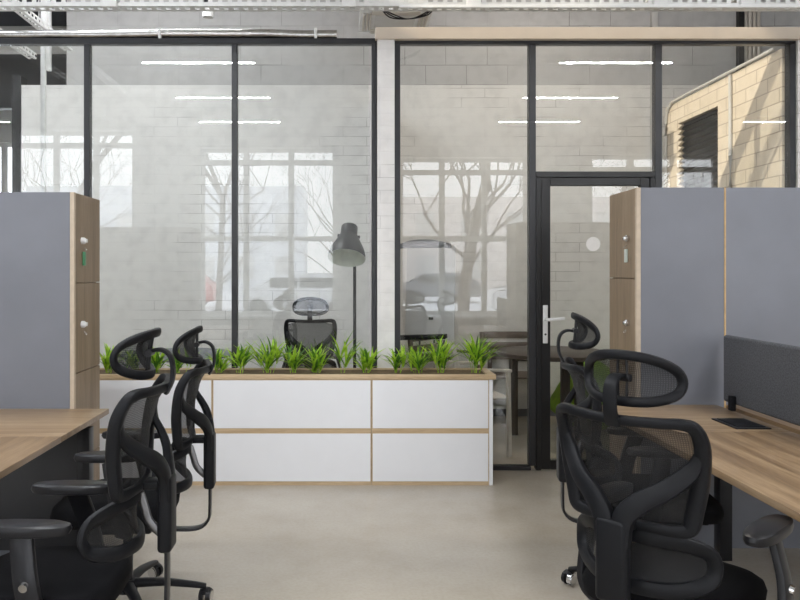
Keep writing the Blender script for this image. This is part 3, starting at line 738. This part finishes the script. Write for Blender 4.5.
def make_chair(label, group, bare=False):
    t = thing('office_chair', label, 'chair', (0, 0, 0), 0, group)
    # seat cushion
    b = NB(); nu = 20
    rows = []
    def seat_ring(zf, inset):
        ring = []
        for i in range(40):
            th = 2*PI*i/40; c = math.cos(th); s = math.sin(th); e = 2/3.4
            x = .035+(.245-inset)*math.copysign(abs(c)**e, c); y = (.232-inset)*math.copysign(abs(s)**e, s)
            dip = -.03*max(0, (x-.1)/.2)**2
            ring.append(b.verts.new((x, y, zf+dip)))
        return ring
    prof = [(.405, .05), (.405, .02), (.42, .004), (.45, 0), (.475, .008), (.489, .03), (.493, .07), (.488, .13), (.484, .2)]
    rr = [seat_ring(z, i) for z, i in prof]
    for a, c in zip(rr, rr[1:]):
        for i in range(40): b.faces.new((a[i], a[(i+1) % 40], c[(i+1) % 40], c[i]))
    b.faces.new(rr[-1]); b.faces.new(list(reversed(rr[0])))
    obj('seat', b, M_FAB, t, angle=60)
    b = NB(); bx(b, -.14, .2, -.17, .17, .385, .404, .008); bx(b, -.12, .12, -.09, .09, .335, .384, .012)
    sweep(b, [(.02, -.1, .36), (.03, -.2, .355), (.035, -.255, .36)], .008, .008, n=8)
    obj('seat_mechanism', b, M_BLK, t)
    b = NB(); cyl(b, (.035, -.255, .36), (.035, -.285, .36), .013, n=16); cyl(b, (-.08, -.09, .36), (-.08, -.16, .36), .008, n=12); obj('adjusting_knob', b, M_CHR, t)
    # backrest frame
    b = NB()
    half = [(0, .998), (.11, 1.001), (.17, 1.002), (.194, .986), (.2, .93), (.190, .84), (.176, .765), (.166, .718), (.14, .705), (.08, .703), (0, .703)]
    pts = [bpt(y, z) for y, z in half]+[bpt(-y, z) for y, z in reversed(half[1:-1])]
    aa = [.014, .014, .015, .017, .020, .022, .022, .021, .017, .014, .014]
    aa = aa+list(reversed(aa[1:-1]))
    bb = [.012, .012, .013, .016, .019, .020, .019, .017, .014, .012, .012]; bb = bb+list(reversed(bb[1:-1]))
    sweep(b, pts, aa, bb, up=(1, 0, 0), closed=True, k=5, sup=3.4)
    obj('backrest_frame', b, M_BLK, t)
    b = NB(); patch(b, lambda y, z: bpt(y, z)+Vector((.004, 0, 0)), .189, .706, 1.0, power=9); obj('backrest_mesh', b, M_MESH, t)
    # rear yoke and spine
    b = NB()
    for s in (-1, 1):
        sweep(b, [bpt(s*.197, .935)+Vector((-.004, 0, 0)), bpt(s*.176, .875)+Vector((-.012, 0, 0)), Vector((-.302, s*.125, .822)), Vector((-.330, s*.07, .783)), Vector((-.343, s*.03, .735)), Vector((-.345, s*.022, .66))],
              [.008, .023, .026, .029, .030, .028], [.008, .011, .013, .015, .017, .018], up=(1, 0, 0), k=6, sup=3.2)
    bx(b, -.335, -.262, -.035, .035, .690, .714, .006)
    bx(b, -.366, -.322, -.045, .045, .50, .73, .014, 3)
    obj('back_yoke', b, M_BLK, t)
    b = NB(); sweep(b, [(-.345, 0, .57), (-.345, 0, .42), (-.338, 0, .365), (-.30, 0, .333), (-.22, 0, .328), (-.1, 0, .34)], [.006]*6, [.024]*6, up=(0, 1, 0), k=6, sup=4)
    obj('back_support_bar', b, M_BLKS, t)
    # lumbar support
    lf = lambda y, z: Vector((-.243+2.4*y*y-3*(z-.6)**2, y, z))
    b = NB(); sweep(b, loop_pts(lf, .195, .525, .668, 20, 3.0), .022, .012, up=(1, 0, 0), closed=True, k=3)
    L = obj('lumbar_support', b, M_BLK, t)
    b = NB(); patch(b, lf, .195, .53, .664, power=3.0); obj('lumbar_mesh', b, M_MESH, L)
    b = NB(); sweep(b, [(-.262, 0, .672), (-.275, 0, .63), (-.29, 0, .585), (-.325, 0, .55)], .014, .009, up=(0, 1, 0), k=4); obj('lumbar_bar', b, M_STEEL, L)
    # headrest strap (part) and headrest rotating about its hinge
    b = NB(); sweep(b, [(-.342, 0, .990), (-.360, 0, 1.03), (-.362, 0, 1.075), (-.352, 0, 1.108), (-.326, 0, 1.124), (-.295, 0, 1.12)], [.006]*6, [.022, .021, .02, .019, .018, .016], up=(0, 1, 0), k=5, sup=4)
    obj('headrest_strap', b, M_BLK, t)
    hz = Vector((-.292, 0, 1.118))
    hf = lambda y, z: Vector((.012+3.0*y*y-6*z*z, y, z-.5*y*y))
    b = NB(); sweep(b, loop_pts(hf, .138, -.064, .064, 20, 2.5), .014, .010, up=(1, 0, 0), closed=True, k=3)
    H = obj('headrest', b, M_BLK, t); H.location = hz
    b = NB(); patch(b, hf, .136, -.064, .064, power=2.5); obj('headrest_mesh', b, M_MESH, H)
    b = NB()
    for s in (-1, 1): cyl(b, (.002, s*.014, .0), (.0, s*.012, .055), .004, n=8)
    cyl(b, (0, -.024, 0), (0, .024, 0), .011, n=14)
    for s in (-1, 1): cyl(b, (.002, s*.014, 0), (.0, s*.012, -.055), .004, n=8)
    obj('tilt_hinge', b, M_BLKS, H)
    # armrests
    for s in (-1, 1):
        b = NB(); py = s*.2
        rr = []
        n = 28
        def padring(z, k):
            return [b.verts.new((.015+.14*k*math.copysign(abs(math.cos(2*PI*i/n))**.8, math.cos(2*PI*i/n)), py+.043*k*math.copysign(abs(math.sin(2*PI*i/n))**.8, math.sin(2*PI*i/n)), z)) for i in range(n)]
        for z, k in [(.664, .75), (.668, .95), (.680, 1.0), (.692, .97), (.697, .85)]: rr.append(padring(z, k))
        for a, c in zip(rr, rr[1:]):
            for i in range(n): b.faces.new((a[i], a[(i+1) % n], c[(i+1) % n], c[i]))
        b.faces.new(rr[-1]); b.faces.new(list(reversed(rr[0])))
        A = obj('armrest', b, M_BLKS, t)
        b = NB()
        sweep(b, [(-.03, s*.12, .372), (-.045, s*.22, .375), (-.045, s*.25, .41), (-.035, s*.254, .47), (-.015, s*.248, .56), (.01, s*.215, .664)], [.034]*6, [.010, .010, .013, .014, .014, .012], up=(0, 1, .001), k=5, sup=4)
        obj('arm_post', b, M_BLKS, A)
        b = NB(); cyl(b, (-.018, s*.262, .545), (-.018, s*.273, .543), .014, .012, n=20); obj('arm_button', b, M_CHR, A)
    # gas column + base
    b = NB(); cyl(b, (0, 0, .10), (0, 0, .25), .027, n=20); cyl(b, (0, 0, .25), (0, 0, .34), .014, n=16); obj('gas_column', b, M_BLKS, t)
    b = NB(); cyl(b, (0, 0, .075), (0, 0, .125), .045, .036, n=20)
    for k in range(5):
        a = 2*PI*k/5; c, s = math.cos(a), math.sin(a)
        sweep(b, [(c*.03, s*.03, .105), (c*.15, s*.15, .10), (c*.27, s*.27, .08), (c*.325, s*.325, .068)], [.024, .021, .018, .015], [.018, .015, .012, .010], up=(0, 0, 1), k=4)
    B = obj('star_base', b, M_BLK, t)
    for k in range(5):
        a = 2*PI*k/5; c, s = math.cos(a), math.sin(a); rot = a+1.2
        b = NB(); mt = Matrix.Translation((c*.325, s*.325, 0)) @ Matrix.Rotation(rot, 4, 'Z')
        b2 = NB()
        for q in (-1, 1):
            cyl(b2, (0, q*.006, .029), (0, q*.024, .029), .029, .027, n=24)
        cyl(b2, (0, 0, .03), (0, 0, .062), .006, n=10)
        for f in b2.faces: f.material_index = 0
        nf = len(b2.faces)
        for q in (-1, 1): cyl(b2, (0, q*.0235, .029), (0, q*.026, .029), .021, n=20)
        b2.faces.ensure_lookup_table()
        for f in list(b2.faces)[nf:]: f.material_index = 1
        sweep(b2, [(-.02, 0, .05), (0, 0, .062), (.02, 0, .05)], .02, .004, up=(0, 0, 1), k=3, n=8)
        b2.transform(mt)
        b.free()
        obj('caster', b2, [M_BLKS, M_CHR], B)
    return t
def setchair(t, x, y, rz, base_rot=0, head=0, headz=0, hup=0, arm=0, back=0):
    t.location = (x, y, 0); t.rotation_euler = (0, 0, rz)
    for c in t.children:
        n = c.name.split('.')[0]
        if n == 'star_base': c.rotation_euler = (0, 0, base_rot-rz)
        if n == 'headrest': c.rotation_euler = (0, head, headz); c.location.z += hup
        if n == 'headrest_strap': c.location.z += hup*.8
        if n in ('backrest_frame', 'backrest_mesh', 'back_yoke', 'lumbar_support', 'headrest', 'headrest_strap'): c.location.z += back
        if n == 'armrest':
            sgn = 1 if c.data.vertices[0].co.y > 0 else -1
            c.location.y = sgn*arm if sgn < 0 else 0
GRP = 'black mesh office chairs'
A = make_chair('black mesh office chair nearest at left, both armrests visible, facing the left desk', GRP)
Bc = copy_tree(A); Bc['label'] = 'black mesh office chair behind the nearest left one, in front of the white cabinets'
Cc = copy_tree(A); Cc['label'] = 'black mesh office chair nearest at right, large backrest seen from behind'
Dc = copy_tree(A); Dc['label'] = 'black mesh office chair behind the nearest right one, close to the glass door'
Ec = copy_tree(A); Ec['label'] = 'black office chair behind the glass, left of the floor lamp'
setchair(A, -.887, 2.30, R(180), R(10), R(-8), hup=-.015, back=.05)
setchair(Bc, -.905, 3.12, R(183), R(11), R(0), hup=-.02)
setchair(Cc, .985, 2.28, R(43), R(200), R(0), hup=-.01, arm=.075)
setchair(Dc, 1.285, 3.19, R(-8), R(148), R(5), hup=.03)
setchair(Ec, -.276, 6.43, R(90), R(20), 0)

# ------------------------------------------------------------------ floor lamp
LX, LY = .075, 5.95
t = thing('floor_lamp', 'tall dark studio floor lamp with dome head behind the left glass', 'floor lamp', (LX, LY, 0))
b = NB(); lathe(b, [(0, 0), (.15, 0), (.15, .012), (.03, .02), (0, .02)], 32); obj('lamp_base', b, M_LAMPG, t)
b = NB(); cyl(b, (0.01, .03, .02), (.01, .03, 1.55), .013, n=14); obj('pole', b, M_BLK, t)
mt = Matrix.Translation((-.03, -.02, 1.76)) @ Matrix.Rotation(R(-27), 4, 'X') @ Matrix.Rotation(R(5), 4, 'Y')
b = NB(); lathe(b, [(0, 0), (.06, 0), (.066, -.008), (.066, -.07), (.062, -.085), (.075, -.09), (.088, -.12), (.105, -.155), (.128, -.20), (.143, -.25), (.146, -.285)], 40, mt)
obj('lamp_shade', b, M_LAMPG, t)
b = NB(); lathe(b, [(.144, -.286), (.14, -.25), (.122, -.20), (.10, -.155), (.08, -.12), (0, -.11)], 40, mt); obj('reflector', b, M_LAMPW, t)
b = NB(); lathe(b, [(0, -.13), (.03, -.14), (.04, -.18), (.03, -.215), (0, -.225)], 20, mt); obj('bulb', b, M_LAMPW, t)
b = NB()
for s in (-1, 1): cyl(b, mt @ Vector((s*.064, 0, -.09)), mt @ Vector((s*.088, 0, -.09)), .012, n=12)
cyl(b, mt @ Vector((.0, .06, -.06)), Vector((.01, .03, 1.56)), .01, n=10); obj('bracket', b, M_BLK, t)

# grey round table in the left room
t = thing('round_table', 'grey round table behind the left glass, behind the plants', 'table', (-1.35, 6.1, 0))
b = NB(); lathe(b, [(0, .715), (.42, .715), (.45, .722), (.45, .735), (.44, .74), (0, .74)], 48); obj('tabletop', b, M_GREY, t)
b = NB(); lathe(b, [(0, 0), (.25, 0), (.25, .012), (.03, .03), (.03, .714), (0, .714)], 32); obj('pedestal', b, M_TRAY, t)

# ------------------------------------------------------------------ right meeting room
t = thing('flipchart', 'white flipchart easel with dark tray behind the glass, right of the pier', 'flipchart', (.66, 5.95, 0), R(-18))
b = NB(); bx(b, -.20, .20, -.012, .012, .86, 1.62, .004); o = obj('board', b, M_PAPER, t); o.rotation_euler = (R(-6), 0, 0)
b = NB(); sweep(b, [(-.2, -.10, 1.60), (-.1, -.155, 1.625), (.0, -.165, 1.632), (.1, -.155, 1.625), (.2, -.10, 1.60)], .02, .02, k=5); bx(b, -.215, .215, -.2, -.12, 1.585, 1.61, .006) ; o = obj('paper_clamp', b, M_TRAY, t)
o.location = (0, -.0, -.0)
b = NB(); bx(b, -.22, .22, -.16, -.06, .875, .91, .006); o = obj('pen_tray', b, M_BLK, t); o.rotation_euler = (0, R(-3), 0)
for x, y in ((-.17, .16), (.17, .16), (0, .45)):
    b = NB(); cyl(b, (x*.5, .23, 1.5), (x*.7, y*.8, .0), .008, n=8); obj('leg', b, M_TRAY, t)
b = NB(); bx(b, .04, .075, -.145, -.13, 1.03, 1.05, .002); o = obj('magnet', b, M_BLK, t); 

t = thing('round_table', 'dark round meeting table behind the glass door', 'table', (1.74, 6.26, 0))
b = NB(); lathe(b, [(0, .70), (.44, .70), (.46, .71), (.46, .735), (.45, .742), (0, .742)], 56); obj('tabletop', b, M_TABLE, t)
for x, y in ((.07, -.12), (.22, .0), (-.28, .2)):
    b = NB(); bx(b, x-.032, x+.032, y-.032, y+.032, 0, .699, .003); obj('leg', b, M_DOOR, t)
b = NB(); bx(b, -.3, .3, -.02, .02, .66, .699); obj('top_brace', b, M_DOOR, t)
def plastic_chair(label, loc, rz, m, group):
    t = thing('plastic_armchair', label, 'chair', loc, rz, group)
    b = NB(); bx(b, -.21, .21, -.22, .22, .43, .45, .009, 3); obj('seat', b, m, t)
    for sy in (-1, 1):
        b = NB(); sweep(b, [(.19, sy*.235, 0), (.185, sy*.235, .3), (.18, sy*.235, .64)], [.016]*3, [.02]*3, up=(0, 1, 0), sup=4, k=3); obj('front_leg', b, m, t)
        b = NB(); sweep(b, [(-.24, sy*.235, 0), (-.205, sy*.235, .3), (-.21, sy*.235, .55), (-.255, sy*.23, .82)], [.02, .022, .024, .018], [.02]*4, up=(0, 1, 0), sup=4, k=4); obj('rear_leg', b, m, t)
        b = NB(); sweep(b, [(-.22, sy*.235, .655), (0, sy*.24, .66), (.2, sy*.235, .65)], [.012]*3, [.024]*3, up=(0, 1, 0), sup=4, k=4); obj('armrest', b, m, t)
    b = NB()
    for z, x in ((.80, -.252), (.70, -.235), (.60, -.22)): bx(b, x-.01, x+.01, -.21, .21, z-.04, z+.025, .006)
    obj('backrest', b, m, t)
    return t
plastic_chair('pale plastic armchair behind the glass, at the left of the dark round table', (1.02, 5.88, 0), R(12), M_TAUPE, 'plastic armchairs at the round table')
plastic_chair('brown plastic armchair behind the pale one, pushed to the dark round table', (0.94, 6.84, 0), R(-42), M_BROWN, 'plastic armchairs at the round table')
plastic_chair('brown plastic armchair behind the dark round table, beside the green bean bag', (1.56, 7.0, 0), R(-90), M_BROWN, 'plastic armchairs at the round table')
# bean bag
b = NB(); bmesh.ops.create_uvsphere(b, u_segments=40, v_segments=24, radius=1)
for v in b.verts:
    c = v.co; z = c.z
    w = 1.0 - .32*max(0, z) + .05*noise.noise(c*2.2)
    v.co = Vector((c.x*.36*w, c.y*.34*w, .0+(z*.39 if z > 0 else z*.22)+.22)) + Vector((.02*noise.noise(c*4), 0, .02*noise.noise(c*3+Vector((5, 0, 0)))))
    v.co.z = max(v.co.z, .0)
o = obj('bean_bag', b, M_BEAN, angle=180); o.location = (2.22, 6.72, 0); tag(o, 'bright green bean bag on the floor under the far side of the round table', 'bean bag')

# ------------------------------------------------------------------ outdoors (seen as reflections in the glass)
b = NB(); bx(b, -60, 60, -70, RW-.31, -.25, -.12); o = struct('ground', b, M_SNOW)
def quick(b, p0, p1, r0, r1, n):
    d = (p1-p0).normalized(); s = d.cross(Vector((.31, .95, .05))).normalized(); u = d.cross(s)
    A = [b.verts.new(p0+(s*math.cos(2*PI*i/n)+u*math.sin(2*PI*i/n))*r0) for i in range(n)]
    B = [b.verts.new(p1+(s*math.cos(2*PI*i/n)+u*math.sin(2*PI*i/n))*r1) for i in range(n)]
    for i in range(n): b.faces.new((A[i], A[(i+1) % n], B[(i+1) % n], B[i]))
def tree(x, y, seed, label, hgt=6.0, r0=.16):
    random.seed(seed); b = NB()
    def br(p, d, L, r, lv):
        n = 3; q = p.copy(); dd = d.copy()
        for i in range(n):
            nx = q+dd*(L/n); rr = r*(1-.25*(i+1)/n)
            quick(b, q, nx, r*(1-.25*i/n), rr, 8 if lv < 2 else (5 if lv < 4 else 3))
            q = nx; dd = (dd+Vector((random.uniform(-.2, .2), random.uniform(-.2, .2), random.uniform(-.02, .12)))).normalized()
        if lv >= 6: return
        for k in range(3 if lv < 3 else 2+random.randint(0, 1)):
            ax = Vector((random.uniform(-1, 1), random.uniform(-1, 1), random.uniform(-.1, .7))).normalized()
            nd_ = (dd*.75+ax*.75).normalized()
            br(q, nd_, L*random.uniform(.66, .86), r*.56, lv+1)
    H0 = hgt*.5
    for k in range(9):
        zz = H0*random.uniform(.35, .95); an = random.uniform(0, 2*PI)
        br(Vector((.03*zz, 0, zz)), Vector((math.cos(an), math.sin(an)*.6, random.uniform(.3, .9))).normalized(), H0*.36, r0*.3, 3)
    br(Vector((0, 0, 0)), Vector((.03, 0, 1)).normalized(), H0, r0, 0)
    o = obj('bare_tree', b, M_BARK); o.location = (x, y, -.13)
    tag(o, label, 'tree', 'bare winter trees outside the windows')
tree(2.5, -5.2, 5, 'bare tree with thick trunk outside the third window', 7, .14)
tree(-2.9, -6.6, 7, 'bare tree outside between the first and second windows', 6.5, .085)
tree(-6.6, -7.6, 8, 'bare tree outside the first window', 6.5, .08)
tree(6.2, -7.0, 9, 'bare tree outside the fourth window', 6.5, .08)
tree(-.3, -11, 12, 'slim bare tree outside the right half of the second window', 6, .07)
def car(x, y, m, label):
    t = thing('car', label, 'car', (x, y, -.12), 0, None)
    prof = [(-2.1, .3), (-2.12, .75), (-1.9, .92), (-1.25, .98), (-.75, 1.42), (.75, 1.5), (1.5, 1.4), (1.95, 1.0), (2.12, .9), (2.12, .3)]
    b = NB(); f = [b.verts.new((px, -.85, pz)) for px, pz in prof]; g = [b.verts.new((px, .85, pz)) for px, pz in prof]
    b.faces.new(f); b.faces.new(list(reversed(g)))
    for i in range(len(prof)): j = (i+1) % len(prof); b.faces.new((f[i], f[j], g[j], g[i]))
    bmesh.ops.bevel(b, geom=list(b.edges), offset=.06, segments=2, affect='EDGES'); obj('body', b, m, t)
    b = NB()
    for s in (-1, 1):
        for q0, q1 in ((-.95, -.05), (.05, 1.35)):
            bx(b, q0, q1, s*.86-.01, s*.86+.01, 1.0, 1.33, .005)
    obj('side_window', b, M_CARG, t)
    for px in (-1.35, 1.3):
        for s in (-1, 1):
            b = NB(); cyl(b, (px, s*.70, .32), (px, s*.89, .32), .32, n=24); obj('wheel', b, M_TYRE, t)
car(-1.5, -15, M_CARW, 'white car parked outside the second window')
car(-7.5, -21, M_CARR, 'red car parked outside the first window')
car(7.0, -15, M_CARW, 'white car parked outside the fourth window')
car(4.6, -27, M_GREY, 'grey car parked outside the third window')
def building(x0, x1, y, hgt, m, label):
    t = thing('building', label, 'building', ((x0+x1)/2, y, -.12)); w = (x1-x0)/2
    b = NB(); bx(b, -w, w, -5, 0, 0, hgt); obj('facade', b, m, t, smooth=False)
    n = int((x1-x0)/3)
    for r_ in range(int(hgt/3.2)):
        for i in range(n):
            cx = -w+(i+.5)*(2*w/n)
            b = NB(); bx(b, cx-.7, cx+.7, .001, .04, 1.0+r_*3.2, 2.7+r_*3.2, .01); obj('window', b, M_PVC, t)
building(-24, -3, -46, 8, M_FAC, 'pale blue building across the street at left')
building(1, 24, -44, 7, M_FAC2, 'pinkish building across the street at right')

# ------------------------------------------------------------------ light and camera
w = bpy.data.worlds.new('overcast'); S.world = w; w.use_nodes = True
nt = w.node_tree; nt.nodes.clear()
out = nt.nodes.new('ShaderNodeOutputWorld'); bg = nt.nodes.new('ShaderNodeBackground')
tc = nt.nodes.new('ShaderNodeTexCoord'); sp = nt.nodes.new('ShaderNodeSeparateXYZ'); rp = nt.nodes.new('ShaderNodeValToRGB')
nt.links.new(tc.outputs['Generated'], sp.inputs[0]); nt.links.new(sp.outputs[2], rp.inputs[0])
rp.color_ramp.elements[0].color = (.95, .95, .96, 1); rp.color_ramp.elements[1].color = (.86, .91, 1, 1)
nt.links.new(rp.outputs[0], bg.inputs[0]); bg.inputs[1].default_value = 5.0; nt.links.new(bg.outputs[0], out.inputs[0])
for (a, c, h_) in WS:
    ld = bpy.data.lights.new('window_portal', 'AREA'); ld.shape = 'RECTANGLE'; ld.size = c-a; ld.size_y = h_-.66
    ld.cycles.is_portal = True
    lo = bpy.data.objects.new('window_portal', ld); COL.objects.link(lo)
    lo.location = ((a+c)/2, RW-.32, (h_+.66)/2); lo.rotation_euler = (R(90), 0, 0)
ld = bpy.data.lights.new('sun', 'SUN'); ld.energy = 3.6; ld.angle = R(.6); ld.color = (1, .86, .66)
lo = bpy.data.objects.new('sun', ld); COL.objects.link(lo)
dv = Vector((1.5, .6, -.66)); lo.rotation_euler = dv.to_track_quat('-Z', 'Y').to_euler()

cd = bpy.data.cameras.new('camera'); cam = bpy.data.objects.new('camera', cd); COL.objects.link(cam)
cd.sensor_fit = 'HORIZONTAL'; cd.sensor_width = 36; cd.lens = 36*F/800
cd.shift_x = (400-VX)/800; cd.shift_y = (HY-300)/800
cam.location = (0, 0, CH); cam.rotation_euler = (R(90), 0, 0)
cd.clip_start = .05; cd.clip_end = 300
S.camera = cam
S.view_settings.view_transform = 'Standard'; S.view_settings.look = 'None'; S.view_settings.gamma = 1
S.view_settings.use_curve_mapping = False
S.view_settings.exposure = 0.08
S.cycles.transparent_max_bounces = 24
S.cycles.max_bounces = 10
